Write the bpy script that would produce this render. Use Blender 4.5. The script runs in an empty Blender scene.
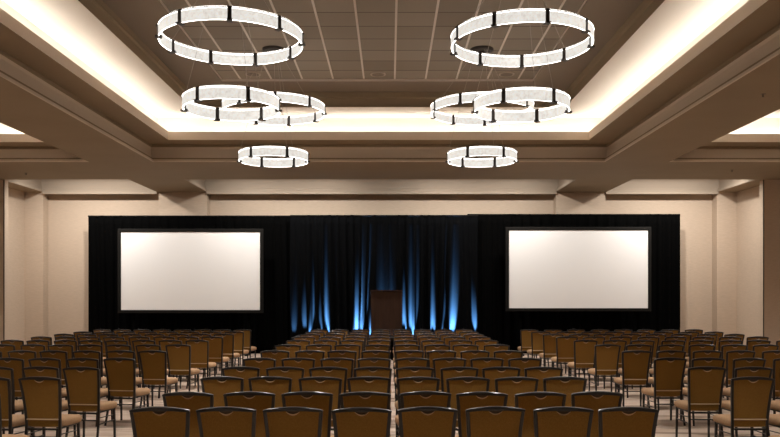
import bpy, bmesh, math, random
from math import sin, cos, pi, radians
from mathutils import Vector, Matrix
random.seed(11)
scene = bpy.context.scene
COL = scene.collection
H = 1.77            # camera height
F = 780.0           # focal length in pixels

# ------------------------------------------------------------------ materials
def srgb(r, g, b):
    f = lambda c: (c/255/12.92) if c/255 <= .04045 else ((c/255+.055)/1.055)**2.4
    return (f(r), f(g), f(b), 1)

def new_mat(name, col, rough=.6, metal=0.0, spec=.5):
    m = bpy.data.materials.new(name); m.use_nodes = True
    b = m.node_tree.nodes['Principled BSDF']
    b.inputs['Base Color'].default_value = col if len(col) == 4 else (*col, 1)
    b.inputs['Roughness'].default_value = rough
    b.inputs['Metallic'].default_value = metal
    b.inputs['Specular IOR Level'].default_value = spec
    return m

def N(m, t, **kw):
    n = m.node_tree.nodes.new(t)
    for k, v in kw.items(): setattr(n, k, v)
    return n
def L(m, a, b): m.node_tree.links.new(a, b)
def bsdf(m): return m.node_tree.nodes['Principled BSDF']

def noise_color(m, c1, c2, scale, stretch=(1,1,1), detail=4, lo=.35, hi=.65, coord='Object', bump=0, bdist=.002):
    tc = N(m, 'ShaderNodeTexCoord'); mp = N(m, 'ShaderNodeMapping'); mp.inputs['Scale'].default_value = stretch
    L(m, tc.outputs[coord], mp.inputs['Vector'])
    nz = N(m, 'ShaderNodeTexNoise'); nz.inputs['Scale'].default_value = scale; nz.inputs['Detail'].default_value = detail
    L(m, mp.outputs['Vector'], nz.inputs['Vector'])
    cr = N(m, 'ShaderNodeValToRGB')
    cr.color_ramp.elements[0].position = lo; cr.color_ramp.elements[0].color = c1
    cr.color_ramp.elements[1].position = hi; cr.color_ramp.elements[1].color = c2
    L(m, nz.outputs['Fac'], cr.inputs['Fac']); L(m, cr.outputs['Color'], bsdf(m).inputs['Base Color'])
    if bump:
        bp = N(m, 'ShaderNodeBump'); bp.inputs['Strength'].default_value = bump; bp.inputs['Distance'].default_value = bdist
        L(m, nz.outputs['Fac'], bp.inputs['Height']); L(m, bp.outputs['Normal'], bsdf(m).inputs['Normal'])
    return nz, cr

M = {}
M['paint'] = new_mat('taupe_paint', (.36, .27, .195), .75, spec=.2)
noise_color(M['paint'], (.268,.203,.132,1), (.288,.22,.145,1), .8)
M['rear_crown'] = new_mat('rear_crown_dimmed', (.36,.295,.23), .7, spec=.2)  # copy of the crown colour, dimmed to offset light from the near spots
M['crown'] = new_mat('crown_lit_taupe', (.62,.53,.43), .7, spec=.2)  # lighter copy of the taupe, light on the crown put into the colour
M['lip'] = new_mat('cove_lip_pale', (.62,.52,.42), .75, spec=.2)  # paler than the beam soffits
M['cove'] = new_mat('cove_white', (.82, .775, .71), .8, spec=.1)
M['tile'] = new_mat('acoustic_tile', (.3, .25, .2), .9, spec=.1)
M['tee'] = new_mat('ceiling_tee', (.62, .54, .46), .28, spec=.6)
M['border'] = new_mat('ceiling_border', (.26, .215, .172), .85, spec=.1)
M['wall'] = new_mat('woven_wallcovering', (.55,.45,.35), .8, spec=.15)
noise_color(M['wall'], (.50,.40,.31,1), (.55,.44,.34,1), 7, (1,1,9), 6, bump=.25, bdist=.0025)
M['track'] = new_mat('dark_track', (.08,.06,.045), .6)

def tile_material(m, ox, p, oy):
    tc = N(m, 'ShaderNodeTexCoord'); sp = N(m, 'ShaderNodeSeparateXYZ'); L(m, tc.outputs['Object'], sp.inputs[0])
    def frac(out, off):
        a = N(m,'ShaderNodeMath',operation='ADD'); a.inputs[1].default_value = -off + 100*p; L(m,out,a.inputs[0])
        d = N(m,'ShaderNodeMath',operation='DIVIDE'); d.inputs[1].default_value = p; L(m,a.outputs[0],d.inputs[0]); return d
    dx = frac(sp.outputs['X'], ox); dy = frac(sp.outputs['Y'], oy)
    fy = N(m,'ShaderNodeMath',operation='FRACT'); L(m, dy.outputs[0], fy.inputs[0])
    ln = N(m,'ShaderNodeMath',operation='LESS_THAN'); ln.inputs[1].default_value = .045; L(m, fy.outputs[0], ln.inputs[0])
    gx = N(m,'ShaderNodeMath',operation='FLOOR'); L(m,dx.outputs[0],gx.inputs[0])
    gy = N(m,'ShaderNodeMath',operation='FLOOR'); L(m,dy.outputs[0],gy.inputs[0])
    cb = N(m,'ShaderNodeCombineXYZ'); L(m,gx.outputs[0],cb.inputs[0]); L(m,gy.outputs[0],cb.inputs[1])
    wn = N(m,'ShaderNodeTexWhiteNoise'); L(m,cb.outputs[0],wn.inputs['Vector'])
    nz = N(m,'ShaderNodeTexNoise'); nz.inputs['Scale'].default_value = 60; L(m, tc.outputs['Object'], nz.inputs['Vector'])
    mr = N(m,'ShaderNodeMapRange'); mr.inputs['To Min'].default_value=.86; mr.inputs['To Max'].default_value=1.1; L(m,wn.outputs['Value'],mr.inputs['Value'])
    mx = N(m,'ShaderNodeMix',data_type='RGBA',blend_type='MULTIPLY'); mx.inputs[0].default_value=1
    mx.inputs[6].default_value = (.29,.25,.205,1); L(m, mr.outputs['Result'], mx.inputs[7])
    m2 = N(m,'ShaderNodeMix',data_type='RGBA'); L(m, ln.outputs[0], m2.inputs[0]); L(m, mx.outputs[2], m2.inputs[6]); m2.inputs[7].default_value=(.13,.105,.085,1)
    L(m, m2.outputs[2], bsdf(m).inputs['Base Color'])
    bp = N(m,'ShaderNodeBump'); bp.inputs['Strength'].default_value=.2; bp.inputs['Distance'].default_value=.003
    L(m,nz.outputs['Fac'],bp.inputs['Height']); L(m,bp.outputs['Normal'],bsdf(m).inputs['Normal'])
TP = .647; TOX = .10; TOY = 12.50
tile_material(M['tile'], TOX, TP, TOY)

# carpet: beige broadloom with drifting brown streaks
m = M['carpet'] = new_mat('patterned_carpet', (.4,.3,.23), .95, spec=.1)
tc = N(m,'ShaderNodeTexCoord'); mp = N(m,'ShaderNodeMapping'); mp.inputs['Scale'].default_value=(.55,2.6,1); mp.inputs['Rotation'].default_value=(0,0,.12)
L(m,tc.outputs['Object'],mp.inputs['Vector'])
n1 = N(m,'ShaderNodeTexNoise'); n1.inputs['Scale'].default_value=1.3; n1.inputs['Detail'].default_value=5; n1.inputs['Distortion'].default_value=.8
L(m,mp.outputs['Vector'],n1.inputs['Vector'])
cr = N(m,'ShaderNodeValToRGB'); e=cr.color_ramp.elements
e[0].position=.34; e[0].color=(.165,.118,.085,1); e[1].position=.56; e[1].color=(.455,.36,.295,1)
x=e.new(.44); x.color=(.35,.27,.215,1)
L(m,n1.outputs['Fac'],cr.inputs['Fac']); L(m,cr.outputs['Color'],bsdf(m).inputs['Base Color'])
n2 = N(m,'ShaderNodeTexNoise'); n2.inputs['Scale'].default_value=180; L(m,tc.outputs['Object'],n2.inputs['Vector'])
bp=N(m,'ShaderNodeBump'); bp.inputs['Strength'].default_value=.4; bp.inputs['Distance'].default_value=.004; L(m,n2.outputs['Fac'],bp.inputs['Height']); L(m,bp.outputs['Normal'],bsdf(m).inputs['Normal'])

M['velour'] = new_mat('black_velour', (.002,.002,.002), .95, spec=.01)
M['velour_mid'] = new_mat('black_velour_stage', (.003,.0032,.0036), .9, spec=.01)
M['screen'] = new_mat('matte_white_screen', (.87,.865,.86), .9, spec=.05)
M['screen_frame'] = new_mat('black_screen_frame', (.010,.009,.008), .8, spec=.1)
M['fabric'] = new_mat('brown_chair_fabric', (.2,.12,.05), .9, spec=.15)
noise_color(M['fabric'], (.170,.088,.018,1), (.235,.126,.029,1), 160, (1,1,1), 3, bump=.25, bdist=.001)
M['seatfab'] = new_mat('tan_seat_fabric', (.36,.23,.13), .9, spec=.15)
noise_color(M['seatfab'], (.33,.205,.115,1), (.42,.27,.16,1), 140, (1,1,1), 3, bump=.25, bdist=.001)
M['frame'] = new_mat('black_brown_frame', (.006,.004,.003), .38, spec=.4)
bsdf(M['frame']).inputs['Coat Weight'].default_value=.3; bsdf(M['frame']).inputs['Coat Roughness'].default_value=.2
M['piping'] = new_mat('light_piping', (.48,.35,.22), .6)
M['grip'] = new_mat('grip_piping', (.42,.285,.15), .7)
M['gripdark'] = new_mat('grip_hollow_shade', (.055,.031,.013), .8)
M['lectern'] = new_mat('dark_wood', (.05,.022,.012), .5, spec=.35)
noise_color(M['lectern'], (.050,.022,.013,1), (.072,.033,.019,1), 14, (1,1,.12), 5)
M['bronze'] = new_mat('dark_bronze', (.045,.036,.03), .4, .6)
M['cable'] = new_mat('steel_cable', (.5,.45,.4), .35, .8)
M['canopy'] = new_mat('canopy_metal', (.05,.042,.036), .45, .5)
M['device'] = new_mat('ceiling_device', (.42,.35,.28), .6)
M['device_dark'] = new_mat('ceiling_device_grille', (.2,.165,.13), .7)

def emis(name, col, s):
    m = bpy.data.materials.new(name); m.use_nodes = True
    b = bsdf(m); b.inputs['Base Color'].default_value = (.25,.24,.22,1); b.inputs['Roughness'].default_value=.35
    b.inputs['Emission Color'].default_value = (*col,1); b.inputs['Emission Strength'].default_value = s
    return m
PANEL_E = .86
m = M['glass'] = emis('lit_crackle_glass', (1,.95,.88), PANEL_E)
# textured cast glass: pattern of the glass modulates how much of the lamp light it passes
tc = N(m,'ShaderNodeTexCoord'); vz = N(m,'ShaderNodeTexNoise'); vz.inputs['Scale'].default_value=22; vz.inputs['Detail'].default_value=6; vz.inputs['Roughness'].default_value=.7
L(m,tc.outputs['Object'],vz.inputs['Vector'])
cr = N(m,'ShaderNodeValToRGB'); cr.color_ramp.elements[0].position=.3; cr.color_ramp.elements[0].color=(.64,.61,.55,1)
cr.color_ramp.elements[1].position=.66; cr.color_ramp.elements[1].color=(1,.97,.92,1)
L(m,vz.outputs['Fac'],cr.inputs['Fac']); L(m,cr.outputs['Color'],bsdf(m).inputs['Emission Color'])
M['led'] = emis('led_strip', (1,.96,.91), 8.0)
M['coveled'] = emis('cove_led', (1,.945,.885), 13.0)

# ------------------------------------------------------------------ mesh helpers
class MB:
    def __init__(self): self.v=[]; self.f=[]; self.mi=[]
    def add(self, vs, fs, mi=0):
        o=len(self.v); self.v += [tuple(p) for p in vs]
        for q in fs: self.f.append([i+o for i in q]); self.mi.append(mi)
    def box(self, x0,x1,y0,y1,z0,z1, mi=0):
        self.add([(x0,y0,z0),(x1,y0,z0),(x1,y1,z0),(x0,y1,z0),(x0,y0,z1),(x1,y0,z1),(x1,y1,z1),(x0,y1,z1)],
                 [(3,2,1,0),(4,5,6,7),(0,1,5,4),(1,2,6,5),(2,3,7,6),(3,0,4,7)], mi)
    def loft(self, loops, closed=True, cap=(False,False), mi=0, mis=None):
        n=len(loops[0]); vs=[p for l in loops for p in l]; fs=[]; o=len(self.v)
        self.v += [tuple(p) for p in vs]
        for i in range(len(loops)-1):
            for j in range(n if closed else n-1):
                k=(j+1)%n
                self.f.append([o+i*n+j,o+i*n+k,o+(i+1)*n+k,o+(i+1)*n+j]); self.mi.append(mis[i] if mis else mi)
        if cap[0]: self.f.append([o+j for j in reversed(range(n))]); self.mi.append(mis[0] if mis else mi)
        if cap[1]: self.f.append([o+(len(loops)-1)*n+j for j in range(n)]); self.mi.append(mis[-1] if mis else mi)
    def tube(self, pts, r, n=8, mi=0, rx=None, up=Vector((0,1,0)), closed=False, sq=False):
        """sweep; r radius (number or list), rx: radius along the second axis"""
        pts=[Vector(p) for p in pts]; N_=len(pts); loops=[]
        for i,p in enumerate(pts):
            if closed: t=(pts[(i+1)%N_]-pts[i-1])
            else: t=pts[min(i+1,N_-1)]-pts[max(i-1,0)]
            t.normalize(); a=up-t*up.dot(t)
            if a.length<1e-4: a=Vector((1,0,0))-t*t.x
            a.normalize(); b=t.cross(a)
            r1=r[i] if isinstance(r,(list,tuple)) else r
            r2=(rx[i] if isinstance(rx,(list,tuple)) else rx) if rx is not None else r1
            lp=[]
            for k in range(n):
                an=2*pi*(k+.5)/n; c,s=cos(an),sin(an)
                if sq:
                    c=math.copysign(abs(c)**.45,c); s=math.copysign(abs(s)**.45,s)
                lp.append(p+a*(c*r1)+b*(s*r2))
            loops.append(lp)
        if closed: loops.append(loops[0])
        self.loft(loops, True, (not closed,not closed), mi)
    def disc(self, c, r, z0, z1, n=24, mi=0, r2=None):
        l0=[(c[0]+r*cos(2*pi*k/n),c[1]+r*sin(2*pi*k/n),z0) for k in range(n)]
        r2=r if r2 is None else r2
        l1=[(c[0]+r2*cos(2*pi*k/n),c[1]+r2*sin(2*pi*k/n),z1) for k in range(n)]
        self.loft([l0,l1],True,(True,True),mi)
    def build(self, name, mats, parent=None, smooth=None, fix=True):
        me=bpy.data.meshes.new(name); me.from_pydata(self.v,[],self.f)
        if not isinstance(mats,(list,tuple)): mats=[mats]
        for q in mats: me.materials.append(q)
        me.polygons.foreach_set('material_index',self.mi)
        if fix:
            bm=bmesh.new(); bm.from_mesh(me); bmesh.ops.recalc_face_normals(bm,faces=bm.faces[:]); bm.to_mesh(me); bm.free()
        if smooth is not None:
            me.polygons.foreach_set('use_smooth',[True]*len(me.polygons))
            me.set_sharp_from_angle(angle=radians(smooth))
        me.update()
        o=bpy.data.objects.new(name,me); COL.objects.link(o)
        if parent is not None: o.parent=parent
        return o

def thing(name, label, cat, loc=(0,0,0), rz=0, group=None):
    o=bpy.data.objects.new(name,None); o.empty_display_size=.1; COL.objects.link(o); o.location=loc; o.rotation_euler=(0,0,rz)
    return tag(o,label,cat,group)
def tag(o,label,cat,group=None):
    o['label']=label; o['category']=cat
    if group: o['group']=group
    return o
def struct(o): o['kind']='structure'; return o

# ------------------------------------------------------------------ room shell
X0=-.26
ZB=H+3.148; ZS=ZB+.42; ZL=ZS+.19; ZC=H+4.152; ZT=H+4.483
YB=18.455; YE=21.27; YW=24.27; YP=23.9; YR=-4.0; XL,XR=-13.6,13.2
bi,bo=5.13,6.63   # half-width to the inner and outer edge of the long beams
bi=5.35; bo=6.86
def rect(x0,x1,y0,y1,off,z): return [(x0+off,y0+off,z),(x1-off,y0+off,z),(x1-off,y1-off,z),(x0+off,y1-off,z)]

fl=MB(); fl.box(XL-.3,XR+.3,YR-.3,YW+.3,-.1,0); struct(fl.build('floor',M['carpet']))
# walls
w=MB(); w.box(XL-.3,XR+.3,YW,YW+.25,0,ZB+1.4); struct(w.build('wall_back',M['wall']))
w=MB(); w.box(XL-.3,XR+.3,YR-.25,YR,0,ZB+1.4); struct(w.build('wall_front',M['wall']))
JL,JR=-10.53,10.19; AL,AR=-11.2,10.62
w=MB(); w.box(XL-.25,XL,YR,YE,0,ZB); w.box(XL-.25,JL-.004,YE,YE+.25,0,ZB-.003); w.box(AL-.25,AL,YE+.25,YW,0,ZB+1)
w.box(JL-.012,JL+.012,YE-.006,YE+.02,0,ZB-.003,1)
struct(w.build('wall_left',[M['wall'],M['track']]))
w=MB(); w.box(XR,XR+.25,YR,YE,0,ZB); w.box(JR+.004,XR+.25,YE,YE+.25,0,ZB-.003); w.box(AR,AR+.25,YE+.25,YW,0,ZB+1)
w.box(JR-.012,JR+.012,YE-.006,YE+.02,0,ZB-.003,1)
struct(w.build('wall_right',[M['wall'],M['track']]))
# pilasters on the back wall
def pil(i,x0,x1):
    w=MB(); w.box(x0,x1,YP,YW,0,ZB); struct(w.build('wall_back_pilaster',M['wall']))
pil(1,X0-bo+.03,X0-bi); pil(2,X0+bi,X0+bo)
pil(3,AL,-10.63); pil(4,10.02,AR)

# coffers
coff={'mid':(X0-bi,X0+bi,YR+.8,YB),'left':(XL+.5,X0-bo,YR+.8,YB),'right':(X0+bo,XR-.5,YR+.8,YB)}
rear={'mid':(X0-bi,X0+bi,YE,YP-.05),'left':(-10.63,X0-bo,YE,YP-.05),'right':(X0+bo,10.02,YE,YP-.05)}
allc=list(coff.values())+list(rear.values())
xs=sorted({XL-.3,XR+.3}|{c[0] for c in allc}|{c[1] for c in allc}); ys=sorted({YR-.3,YW+.3}|{c[2] for c in allc}|{c[3] for c in allc})
sl=MB()
for i in range(len(xs)-1):
    for j in range(len(ys)-1):
        cx,cy=(xs[i]+xs[i+1])/2,(ys[j]+ys[j+1])/2
        if any(c[0]<cx<c[1] and c[2]<cy<c[3] for c in allc): continue
        sl.add([(xs[i],ys[j],ZB),(xs[i+1],ys[j],ZB),(xs[i+1],ys[j+1],ZB),(xs[i],ys[j+1],ZB)],[(0,3,2,1)])
struct(sl.build('ceiling_beam_soffit',M['paint'],fix=False))

LIP=.51
def coffer(c, inner=True):
    x0,x1,y0,y1=c; mb=MB(); ZS=globals()['ZS']-(0 if inner else .05); ZL=ZS+.19
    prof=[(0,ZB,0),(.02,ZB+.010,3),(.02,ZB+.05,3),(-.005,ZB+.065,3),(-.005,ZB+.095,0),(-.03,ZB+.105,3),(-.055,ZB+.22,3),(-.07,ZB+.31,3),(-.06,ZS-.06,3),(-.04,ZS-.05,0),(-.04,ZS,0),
          (LIP,ZS,0),(LIP,ZL,2),(LIP-.04,ZL,1),(LIP-.04,ZS+.06,1),(LIP-.36,ZS+.06,1),(LIP-.36,ZC,1)]
    if inner:
        fo=1.216
        prof+=[(fo,ZC,1),(fo,ZC+.035,0),(fo-.02,ZC+.05,0),(fo-.02,ZC+.20,0),(fo+.015,ZC+.22,0),(fo+.015,ZT,0)]
    loops=[rect(x0,x1,y0,y1,o,z) for o,z,_ in prof]
    mis=[prof[i+1][2] for i in range(len(prof)-1)]
    mb.loft(loops,True,(False,not inner),0,mis)
    return mb
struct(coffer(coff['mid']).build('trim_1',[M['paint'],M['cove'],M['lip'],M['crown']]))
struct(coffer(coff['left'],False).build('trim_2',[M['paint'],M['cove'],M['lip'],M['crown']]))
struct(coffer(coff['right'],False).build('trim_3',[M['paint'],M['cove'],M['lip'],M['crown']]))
# tile field, raised above a lowered border
x0,x1,y0,y1=coff['mid']; a=1.216+.015; bw=.86
t=MB()
t.loft([rect(x0,x1,y0,y1,a,ZT),rect(x0,x1,y0,y1,a+bw,ZT)],True,(False,False),1)
t.loft([rect(x0,x1,y0,y1,a+bw,ZT),rect(x0,x1,y0,y1,a+bw,ZT+.05)],True,(False,False),2)
q=rect(x0,x1,y0,y1,a+bw,ZT+.05); t.add(q,[(0,3,2,1)],0)
struct(t.build('ceiling',[M['tile'],M['border'],M['tee']]))
# long grid tees
t=MB(); k=math.ceil((x0+a+.1-TOX)/TP)
while TOX+k*TP < x1-a-.1:
    xx=TOX+k*TP; inn=(x0+a+bw < xx < x1-a-bw)
    if inn: t.box(xx-.018,xx+.018,y0+a+bw,y1-a-bw,ZT+.042,ZT+.06)
    t.box(xx-.014,xx+.014,y1-a-bw+.005,y1-a,ZT-.004,ZT+.02,1)
    k+=1
struct(t.build('ceiling_grid_trim',[M['tee'],M['border']]))
# rear coffers with crown along the beam sides and the wall
for i,(k,c) in enumerate(rear.items()):
    mb=MB()
    prof=[(0,ZB),(.02,ZB+.010),(.02,ZB+.05),(-.005,ZB+.065),(-.005,ZB+.095),(-.03,ZB+.105),(-.055,ZB+.22),(-.07,ZB+.31),(-.06,ZB+.36),(-.04,ZB+.37),(-.04,ZB+.60)]
    mb.loft([rect(*c,o,z) for o,z in prof],True,(False,True))
    mb.box(c[0],c[1],YP-.10,YP-.045,ZB-.065,ZB+.012)
    struct(mb.build('trim_%d'%(4+i),M['rear_crown']))

# cove LED strips (in the troughs)
def strip(name,c,pw,lip_sides='lrf'):
    x0,x1,y0,y1=c; d=LIP-.20; z=ZS+.10
    mb=MB()
    g=.03
    mb.box(x0+d-g,x0+d+g,y0+d+.1,y1-d-.1,z,z+.01)
    mb.box(x1-d-g,x1-d+g,y0+d+.1,y1-d-.1,z,z+.01)
    mb.box(x0+d+.1,x1-d-.1,y1-d-g,y1-d+g,z,z+.01)
    mb.box(x0+d+.1,x1-d-.1,y0+d-g,y0+d+g,z,z+.01)
    struct(mb.build(name,M['coveled']))
strip('trim_10',coff['mid'],1); strip('trim_11',coff['left'],1); strip('trim_12',coff['right'],1)

# ------------------------------------------------------------------ recessed devices on the ceiling
def px(x,y,D=None,Y=None):
    if Y is None: Y=F*D/(295-y)
    return Vector(((x-390)/F*Y, Y, H+(295-y)/F*Y))
for x,lab in ((253,'round flush ceiling speaker seen through the rings of the near left chandelier'),(378,'round flush ceiling speaker in the tiles at the middle of the room'),(506.5,'round flush ceiling speaker seen through the rings of the near right chandelier')):
    p=px(x,74,D=4.53)
    r=thing('ceiling_speaker',lab,'speaker',(p.x,p.y,ZT+.05),0,'flush ceiling speakers')
    mb=MB(); mb.disc((0,0),.16,-.018,.0,28); mb.build('rim',M['device'],r,30)
    mb=MB(); mb.disc((0,0),.125,-.022,-.017,28); mb.build('grille',M['device_dark'],r,30)
for x,y,lab in ((26,173,'small ceiling sprinkler under the cross beam at the left'),(732,170,'small ceiling sprinkler under the cross beam at the right'),(763,94,'small ceiling sprinkler under the long beam on the right')):
    p=px(x,y,D=ZB-H)
    r=thing('ceiling_sprinkler',lab,'sprinkler',(p.x,p.y,ZB+.006),0,'ceiling sprinklers')
    mb=MB(); mb.disc((0,0),.04,-.012,0,16); mb.build('escutcheon',M['device_dark'],r,30)
    mb=MB(); mb.disc((0,0),.012,-.05,-.012,10); mb.disc((0,0),.022,-.054,-.05,12); mb.build('head',M['device_dark'],r,30)

# ------------------------------------------------------------------ chandeliers
BH=.16
def ring_parts(root, name, R, ztop, n, ph0):
    zb=ztop-BH
    mb=MB()
    S=n*16
    P=[(R-.016,ztop-.012),(R+.016,ztop-.012),(R+.016,ztop),(R-.016,ztop)]
    lo=[[(r*cos(2*pi*k/S),r*sin(2*pi*k/S),z) for r,z in P] for k in range(S)]; lo.append(lo[0])
    mb.loft(lo,True); ring=mb.build(name,M['bronze'],root,30)
    for i in range(n):
        a0=ph0+2*pi*i/n; a1=a0+2*pi/n; ins=.018/R
        # glass panel
        g=MB(); K=14; loops=[]
        for k in range(K+1):
            a=a0+ins+(a1-a0-2*ins)*k/K; c,s=cos(a),sin(a)
            loops.append([((R+d)*c,(R+d)*s,z) for d,z in ((.007,zb),(.009,zb+.03),(.009,ztop-.04),(.007,ztop-.013),(-.007,ztop-.013),(-.009,ztop-.04),(-.009,zb+.03),(-.007,zb))])
        g.loft(loops,True,(True,True)); p=g.build('glass_panel',M['glass'],ring,40)
        # led line along the panel's top and bottom
        l=MB(); loops=[]
        for k in range(K+1):
            a=a0+ins*1.6+(a1-a0-3.2*ins)*k/K; c,s=cos(a),sin(a)
            loops.append([((R+d)*c,(R+d)*s,z) for d,z in ((-.0105,ztop-.0165),(.0105,ztop-.0165),(.0105,ztop-.013),(-.0105,ztop-.013))])
        l.loft(loops,True,(True,True))
        loops=[]
        for k in range(K+1):
            a=a0+ins*1.6+(a1-a0-3.2*ins)*k/K; c,s=cos(a),sin(a)
            loops.append([((R+d)*c,(R+d)*s,z) for d,z in ((-.0065,zb-.001),(.0065,zb-.001),(.0065,zb),(-.0065,zb))])
        l.loft(loops,True,(True,True))
        loops=[]  # unseen glowing strip on the rim top, added to make up light
        for k in range(K+1):
            a=a0+ins*1.6+(a1-a0-3.2*ins)*k/K; c,s=cos(a),sin(a)
            loops.append([((R+d)*c,(R+d)*s,z) for d,z in ((-.010,ztop+.001),(.010,ztop+.001),(.010,ztop+.004),(-.010,ztop+.004))])
        l.loft(loops,True,(True,True))
        l.build('led_strip',M['led'],ring,40)
        # bracket
        b=MB(); c,s=cos(a0),sin(a0); w=.025
        def bx(r0,r1,hw,z0,z1):
            vs=[]
            for z in (z0,z1):
                for rr,ww in ((r0,-hw),(r1,-hw),(r1,hw),(r0,hw)): vs.append((rr*c-ww*s,rr*s+ww*c,z))
            b.add(vs,[(3,2,1,0),(4,5,6,7),(0,1,5,4),(1,2,6,5),(2,3,7,6),(3,0,4,7)])
        bx(R-.017,R+.017,w,zb-.006,ztop+.006)
        bx(R-.045,R+.045,w*1.35,zb-.016,zb+.004)
        bx(R+.017,R+.034,w*.6,ztop-.03,ztop-.012); bx(R-.04,R-.017,w*.6,zb+.004,zb+.02)
        b.build('bracket',M['bronze'],ring)
    return ring
def chandelier(label,x,y,phL,phS):
    root=thing('ring_chandelier',label,'chandelier',(x,y,ZT+.05),0,'two-tier ring chandeliers')
    base=ZT+.05; zl=H+3.50-base; zs=H+2.62-base
    mb=MB(); mb.disc((0,0),.21,-.03,0,36); mb.disc((0,0),.19,-.045,-.03,36,0,.205); mb.disc((0,0),.05,-.07,-.045,20)
    mb.build('canopy',M['canopy'],root,35)
    ring_parts(root,'large_ring',.935,zl,9,phL); ring_parts(root,'small_ring',.628,zs,6,phS)
    for i in range(3):
        for R,z,ph,k,nn in ((.935,zl,phL,3*i,9),(.628,zs,phS,2*i,6)):
            a=ph+2*pi*k/nn; mb=MB()
            mb.tube([(.13*cos(a),.13*sin(a),-.03),(R*cos(a),R*sin(a),z)],.0026,6); mb.build('cable',M['cable'],root,60)
Rd=radians
chandelier('two-tier glass ring chandelier hanging nearer on the left, largest rings on that side',-2.11,10.39,Rd(-80),Rd(-60))
chandelier('two-tier glass ring chandelier hanging farther back on the left, small ring before left screen',-2.145,14.38,Rd(-80),Rd(-60))
chandelier('two-tier glass ring chandelier hanging nearer on the right, largest rings on that side',1.765,10.48,Rd(-80),Rd(-60))
chandelier('two-tier glass ring chandelier hanging farther back on the right, small ring before right screen',1.695,14.38,Rd(-80),Rd(-60))

# ------------------------------------------------------------------ drapes
YD=23.4
def drape(label,xa,xb,ztop,seed,mat,YD,amp=.055,zb=0.0):
    rnd=random.Random(seed); n=int((xb-xa)/.014); nz=14
    waves=[(rnd.uniform(.8,1.2),2*pi/rnd.uniform(.20,.34),rnd.uniform(0,6.3)) for _ in range(3)]+[(.55,2*pi/rnd.uniform(.55,.8),rnd.uniform(0,6.3)),(.3,2*pi/.115,rnd.uniform(0,6.3))]
    lean=[(rnd.uniform(-1,1),2*pi/rnd.uniform(1.2,2.4),rnd.uniform(0,6.3)) for _ in range(2)]
    vs=[];fs=[]
    for j in range(nz+1):
        tz=j/nz; z=zb+(ztop-zb)*tz
        for i in range(n+1):
            x=xa+(xb-xa)*i/n
            xx=x+(1-tz)*.12*sum(a*sin(k*x+p) for a,k,p in lean)
            y=sum(a*sin(k*xx+p) for a,k,p in waves)/2.6
            y=math.copysign(abs(y)**.8,y)
            vs.append((x,YD+amp*(.45+.55*(1-tz)**.5)*y,z))
    for j in range(nz):
        for i in range(n):
            a=j*(n+1)+i; fs.append((a,a+1,a+n+2,a+n+1))
    mb=MB(); mb.add(vs,fs)
    r=thing('stage_drape',label,'curtain',((xa+xb)/2,YD,0),0,'black stage drapes')
    o=mb.build('cloth',mat,r,60,fix=False); o.location=(-(xa+xb)/2,-YD,0)
    md=o.modifiers.new('thick','SOLIDIFY'); md.thickness=.006
    mb=MB(); mb.tube([(xa,YD,ztop-.02),(xb,YD,ztop-.02)],.022,10,up=Vector((0,0,1))); p=mb.build('pipe',M['screen_frame'],r,40); p.location=(-(xa+xb)/2,-YD,0)
YD2=YD+.22
XA=(88-390)/F*YD2; XB=(290-390)/F*YD; XC=(478-390)/F*YD; XD=(680-390)/F*YD2
drape('black floor-length velour drape hanging behind the left projection screen',XA,XB+.3,H+79.5/F*YD2,3,M['velour'],YD2)
drape('black drape lit by blue uplights hanging behind the lectern',XB,XC,H+80/F*YD,8,M['velour_mid'],YD,.07)
drape('black floor-length velour drape hanging behind the right projection screen',XC-.3,XD,H+81/F*YD2,5,M['velour'],YD2)

# ------------------------------------------------------------------ screens
YS=22.95
def screen(label,xa,xb,ya,yb):
    x0=(xa-390)/F*YS; x1=(xb-390)/F*YS; z1=H+(295-ya)/F*YS; z0=H+(295-yb)/F*YS; cx=(x0+x1)/2
    r=thing('projection_screen',label,'screen',(cx,YS,0),0,'projection screens')
    f=.095
    mb=MB()
    def LP(o,y): return [(x0-o-cx,y,z0-o),(x1+o-cx,y,z0-o),(x1+o-cx,y,z1+o),(x0-o-cx,y,z1+o)]
    mb.loft([LP(0,.03),LP(0,-.012),LP(.012,-.022),LP(f-.012,-.022),LP(f,-.01),LP(f,.05),LP(.0,.05),LP(0,.03)],True)
    mb.build('frame',M['screen_frame'],r)
    mb=MB(); mb.box(x0-cx-.01,x1-cx+.01,.0,.02,z0-.01,z1+.01); mb.build('screen_surface',M['screen'],r)
    for sx in (x0+.35-cx,x1-.35-cx):
        mb=MB(); mb.box(sx-.03,sx+.03,.05,.10,0,z1+.05); mb.box(sx-.04,sx+.04,-.35,.12,0,.05); mb.build('leg',M['velour'],r)
screen('large blank white projection screen in a black frame on the left',121,260,232,310)
screen('large blank white projection screen in a black frame on the right',509,648,230.2,308.2)

# ------------------------------------------------------------------ stage and lectern
SX0,SX1,SY0,SY1,SZ=-2.7,2.5,21.2,22.9,.60
r=thing('stage_riser','low black skirted stage riser under the lectern, behind the farthest chairs','stage',((SX0+SX1)/2,SY0,0))
mb=MB(); w=(SX1-SX0)/2; mb.box(-w,w,0,SY1-SY0,SZ-.04,SZ); mb.build('deck',M['screen_frame'],r)
mb=MB(); n=240
def sk(i): return -w+2*w*i/n
mb.add([(sk(i),.02+.012*sin(i*1.3),z) for z in (0,SZ-.04) for i in range(n+1)],[(i,i+1,n+2+i,n+1+i) for i in range(n)])
mb.build('skirt',M['velour'],r,50,fix=False)
YLC=22.2; lx0=(371-390)/F*YLC; lx1=(402-390)/F*YLC; lw=(lx1-lx0)/2; lz=H+4/F*YLC-SZ
r=thing('lectern','dark brown wooden lectern standing on the stage before the blue-lit drape','lectern',((lx0+lx1)/2,YLC,SZ))
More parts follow.
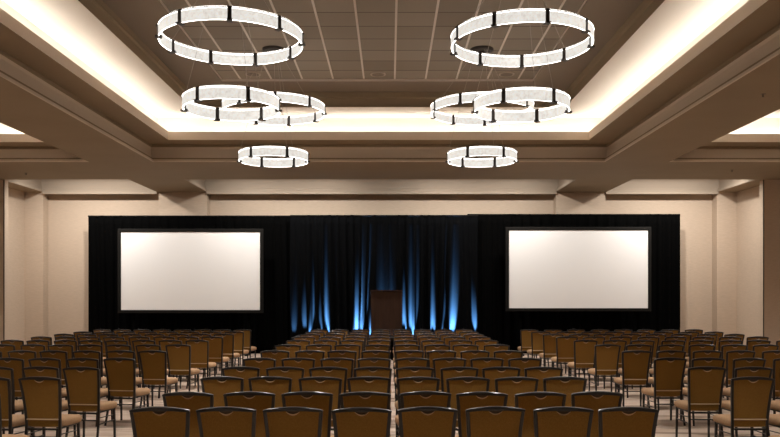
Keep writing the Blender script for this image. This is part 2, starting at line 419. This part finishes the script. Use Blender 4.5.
mb=MB(); mb.box(-lw,lw,0,.03,.06,lz-.02); mb.build('front_panel',M['lectern'],r)
for s in (-1,1):
    mb=MB(); mb.add([(s*lw,.03,.06),(s*lw,.46,.06),(s*lw,.46,lz-.16),(s*lw,.03,lz-.02),(s*(lw-.03),.03,.06),(s*(lw-.03),.46,.06),(s*(lw-.03),.46,lz-.16),(s*(lw-.03),.03,lz-.02)],
       [(0,1,2,3),(7,6,5,4),(0,4,5,1),(1,5,6,2),(2,6,7,3),(3,7,4,0)]); mb.build('side_panel',M['lectern'],r)
mb=MB(); a=.14/.43; yy=(-.03,.50)
mb.add([(x,y,lz-.02-a*(y-.03)+dz) for dz in (0,.025) for y in yy for x in (-lw-.02,lw+.02)],[(0,1,3,2),(4,6,7,5),(0,4,5,1),(1,5,7,3),(3,7,6,2),(2,6,4,0)]); mb.build('top',M['lectern'],r)
mb=MB(); mb.box(-lw-.02,lw+.02,-.02,.48,0,.06); mb.build('base',M['lectern'],r)

# ------------------------------------------------------------------ banquet chair
def make_chair():
    root=thing('banquet_chair','','chair')
    # seat cushion: rounded trapezoid, waterfall front
    mb=MB(); n=28
    def outline(sx,off,z,sy=0):
        lp=[]
        for k in range(n):
            an=2*pi*k/n; c,s=cos(an),sin(an)
            u=math.copysign(abs(c)**.35,c); v=math.copysign(abs(s)**.35,s)
            wy=.218-off; hw=(.216+.016*v)-off
            lp.append((u*hw*sx, .052+v*wy, z-(.012*max(v,0)**2 if sy else 0)))
        return lp
    mb.loft([outline(1,.02,.380),outline(1,.004,.388),outline(1,0,.412),outline(1,0,.437),outline(1,.008,.455,1),outline(1,.03,.469,1),outline(1,.09,.478,1),outline(1,.16,.482,1)],True,(True,True))
    mb.build('seat',M['seatfab'],root,60)
    # stile/top-rail centre line
    zt=.894
    def stile(s): return [(s*.180,-.185,.41),(s*.184,-.192,.50),(s*.191,-.205,.62),(s*.200,-.226,.75),(s*.2085,-.25,.85),(s*.211,-.258,.884)]
    L_=stile(-1); R_=stile(1)
    mid=[(-.204+.408*k/8,-.262-.010*(1-((k-4)/4)**2),zt+.016*(1-((k-4)/4)**2)) for k in range(9)]
    mb=MB()
    mb.tube(L_,.0135,8,rx=.0145,sq=True); mb.tube(R_,.0135,8,rx=.0145,sq=True)
    mb.tube([(-.223,-.258,zt-.006)]+mid+[(.223,-.258,zt-.006)],.0135,8,rx=[.011]+[.0125+.004*(1-((k-4)/4)**2) for k in range(9)]+[.011],sq=True)
    mb.build('back_frame',M['frame'],root,40)
    # upholstered back
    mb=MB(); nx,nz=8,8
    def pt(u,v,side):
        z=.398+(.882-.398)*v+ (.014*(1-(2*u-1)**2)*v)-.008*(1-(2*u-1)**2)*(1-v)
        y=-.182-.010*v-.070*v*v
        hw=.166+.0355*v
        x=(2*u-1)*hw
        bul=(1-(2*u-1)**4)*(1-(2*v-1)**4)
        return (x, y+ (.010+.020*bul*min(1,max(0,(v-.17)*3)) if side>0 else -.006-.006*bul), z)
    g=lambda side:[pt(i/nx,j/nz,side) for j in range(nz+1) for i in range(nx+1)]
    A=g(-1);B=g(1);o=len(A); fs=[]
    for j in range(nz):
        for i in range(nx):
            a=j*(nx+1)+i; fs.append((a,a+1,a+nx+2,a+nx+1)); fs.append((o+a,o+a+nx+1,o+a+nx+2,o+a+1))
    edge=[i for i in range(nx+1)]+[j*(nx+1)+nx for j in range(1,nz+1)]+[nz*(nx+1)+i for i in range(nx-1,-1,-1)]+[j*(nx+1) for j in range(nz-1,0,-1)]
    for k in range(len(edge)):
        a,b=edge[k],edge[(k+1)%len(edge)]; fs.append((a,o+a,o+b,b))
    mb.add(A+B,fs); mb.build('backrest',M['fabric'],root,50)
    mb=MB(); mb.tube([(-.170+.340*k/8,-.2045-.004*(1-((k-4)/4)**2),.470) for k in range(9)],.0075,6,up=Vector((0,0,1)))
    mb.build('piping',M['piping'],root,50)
    # hand grip: dark insert painted as a hollow's shade, with a piped lower edge
    mb=MB(); K=12; pts=[];rr=[]
    for k in range(K+1):
        u=-1+2*k/K; d=.024*(1-u*u)
        z=.888-d; y=-.268+ .0*d; y=-.275+ (0.90-z)*.16
        pts.append((u*.052,y,z)); rr.append(.0015+.0045*(1-u*u))
    mb.tube(pts,rr,6,mi=0)
    low=[(p[0],p[1]+.004,p[2]) for p in pts]; up_=[(p[0],-.27,.892) for p in pts]
    mb.loft([low,up_,[(p[0],p[1]+.012,p[2]) for p in up_],[(p[0],p[1]+.012,p[2]) for p in low],low],False,(False,False),1)
    mb.build('hand_grip',[M['grip'],M['gripdark']],root,50)
    # legs
    for s in (-1,1):
        mb=MB(); mb.tube([(s*.180,-.185,.42),(s*.182,-.19,.34),(s*.19,-.225,.15),(s*.198,-.262,.012),(s*.198,-.262,0)],[.015,.015,.0135,.012,.0135],8,sq=True,up=Vector((0,1,0))); mb.build('leg',M['frame'],root,40)
        mb=MB(); mb.tube([(s*.195,.185,.395),(s*.197,.19,.2),(s*.199,.195,.012),(s*.199,.195,0)],[.015,.014,.012,.0135],8,sq=True,up=Vector((0,1,0))); mb.build('leg',M['frame'],root,40)
    # under-seat rails and stretchers
    mb=MB()
    for s in (-1,1):
        mb.tube([(s*.178,-.19,.376),(s*.195,.19,.376)],.011,6,up=Vector((0,0,1)),sq=True)
        mb.tube([(s*.186,-.212,.235),(s*.197,.19,.235)],.0075,6,up=Vector((0,0,1)))
        mb.tube([(s*.179,-.195,.31),(s*.196,.15,.30)],.006,6,up=Vector((0,0,1)))
    mb.tube([(-.178,-.188,.365),(.178,-.188,.365)],.011,6,up=Vector((0,0,1)),sq=True)
    mb.tube([(-.195,.188,.376),(.195,.188,.376)],.011,6,up=Vector((0,0,1)),sq=True)
    mb.tube([(-.182,-.205,.285),(.182,-.205,.285)],.0075,6,up=Vector((0,0,1)))
    mb.build('stretcher',M['frame'],root,40)
    return root
proto=make_chair(); first=[True]
def copy_tree(o,parent=None):
    c=o.copy(); COL.objects.link(c)
    if parent is not None: c.parent=parent
    for ch in list(o.children): copy_tree(ch,c)
    return c
ORD=['','first','second','third','fourth','fifth','sixth','seventh','eighth','ninth','tenth','eleventh','twelfth']
TOPS=[112.5,97,82,72,63,55.5,49.5,45,41.5,38.8,36.5,34.3]
def chair(x,u,rz,label,group):
    if first[0]: c=proto; first[0]=False
    else: c=copy_tree(proto)
    Y=F*(H-.92)/u+.27
    c.location=(x,Y,0); c.rotation_euler=(0,0,rz); c['label']=label; c['group']=group
    return c
def inframe(x,u,rz):
    Y=F*(H-.92)/u+.27
    xm=min(abs(390+F*(x+s*.21)/Yq-390) for s in (-1,1) for Yq in (Y-.25,Y+.22))
    # some part of the chair inside the frame
    e=[390+F*(x+s*w)/Yq for s in (-1,1) for w,Yq in ((.21,Y-.25),(.2,Y+.22))]
    return max(e)>2 and min(e)<778
def place(block,xs,sp_first,rzb,noun,labf):
    rown=0
    for r,u in enumerate(TOPS):
        cand=[]
        for k,x in enumerate(xs):
            jx=random.uniform(-.014,.014); ju=random.uniform(-.03,.03); jr=random.uniform(-2.2,2.2)
            if block=='right block': jx-=max(0,r-5.5)*.056*(1-k/7)
            Y=F*.85/u+ju; uu=F*.85/Y
            if inframe(x+jx,uu,0): cand.append((k,x+jx,uu,radians(rzb+jr)))
        if not cand: continue
        rown+=1
        rn='nearest row' if rown==1 else ('farthest row' if r==11 else ORD[rown]+' nearest row')
        for k,x,uu,rz in cand: chair(x,uu,rz,labf(rn,k),'banquet chairs in the '+block)
place('middle block',[-1.75+.511*k for k in range(8)],0,0,'',lambda rn,k:'brown banquet chair with black frame, middle block, %s, %s from its left end'%(rn,ORD[k+1]))
place('left block',[-3.62-.502*k for k in range(8)],0,-6,'',lambda rn,k:'brown banquet chair with black frame, left block, %s, %s from the aisle'%(rn,ORD[k+1]))
place('right block',[3.77+.537*k for k in range(8)],0,1,'',lambda rn,k:'brown banquet chair with black frame, right block, %s, %s from the aisle'%(rn,ORD[k+1]))

# ------------------------------------------------------------------ lights
def area(loc,sx,sy,pw,col,rot=(0,0,0),spread=180):
    l=bpy.data.lights.new('lamp','AREA'); l.shape='RECTANGLE'; l.size=sx; l.size_y=sy; l.energy=pw; l.color=col; l.spread=radians(spread)
    o=bpy.data.objects.new('lamp',l); COL.objects.link(o); o.location=loc; o.rotation_euler=rot; return o
def spot(loc,tgt,pw,col,ang,blend=.8,r=.03):
    l=bpy.data.lights.new('spot','SPOT'); l.energy=pw; l.color=col; l.spot_size=radians(ang); l.spot_blend=blend; l.shadow_soft_size=r
    o=bpy.data.objects.new('spot',l); COL.objects.link(o); o.location=loc
    o.rotation_euler=(Vector(tgt)-Vector(loc)).to_track_quat('-Z','Y').to_euler(); return o
warm=(1,.945,.88)
# recessed downlights in the rear coffers, hidden above the cross beam
for x in (-9.4,-8.0,-4.2,-2.0,1.5,3.8,7.6,9.05):
    spot((x,21.75,ZB+.57),(x,23.9,1.2),515,warm,155,1,.10)
# spots without fixtures, added in side coffers and tile field to brighten the seating
for y in (5,10,13.5,16.8):
    for x in (-9.6,9.2): spot((x,y,ZB+.95),(x,y,0),850,warm,100,1,.10)
for y in (5.5,11):
    for x in (-3.0,-.2,2.6): spot((x,y,ZT+.02),(x,y,0),800,warm,100,1,.10)
for x in (253,378,506.5):  # more added spots without fixtures, set at the speaker discs
    p=px(x,74,D=4.53); spot((p.x,p.y,ZT-.0),(p.x,p.y,0),1100,warm,105,1,.06)
# blue uplights along the stage drape
for xp,lean,e,ang in ((294,.02,.12,9),(304,.05,.35,7),(310,.04,.9,8),(321,.03,.35,6),(328,.06,1.7,10),(353,.32,1.8,11),(358,.34,.8,8),(370,.1,.9,7),
                      (383,.0,.6,12),(391,.0,.5,10),(405,-.02,1.3,7),(412,.04,1.3,11),(433,-.02,1.1,9),(442,.03,.5,6),(452,.04,1.9,11),(475,-.03,.9,7)):
    x=(xp-390)/F*YD
    spot((x,YD-.13,.18),(x+lean*.55,YD+.105,1.5),40000*e,(.15,.46,1),min(ang,10.5)*1.75,1,.012)

# ------------------------------------------------------------------ world, camera
wd=bpy.data.worlds.new('world'); scene.world=wd; wd.use_nodes=True
wd.node_tree.nodes['Background'].inputs[0].default_value=(0,0,0,1); wd.node_tree.nodes['Background'].inputs[1].default_value=0
cd=bpy.data.cameras.new('camera'); cam=bpy.data.objects.new('camera',cd); COL.objects.link(cam)
cam.location=(0,0,H); cam.rotation_euler=(pi/2,0,0); cd.sensor_width=36; cd.lens=36*F/780; cd.shift_y=76.5/780; cd.clip_end=200
scene.camera=cam
vs=scene.view_settings; vs.view_transform='Standard'; vs.look='None'; vs.gamma=1; vs.use_curve_mapping=False; vs.exposure=0.0
scene.cycles.use_denoising=True; scene.cycles.max_bounces=8; scene.cycles.diffuse_bounces=6; scene.cycles.sample_clamp_indirect=8
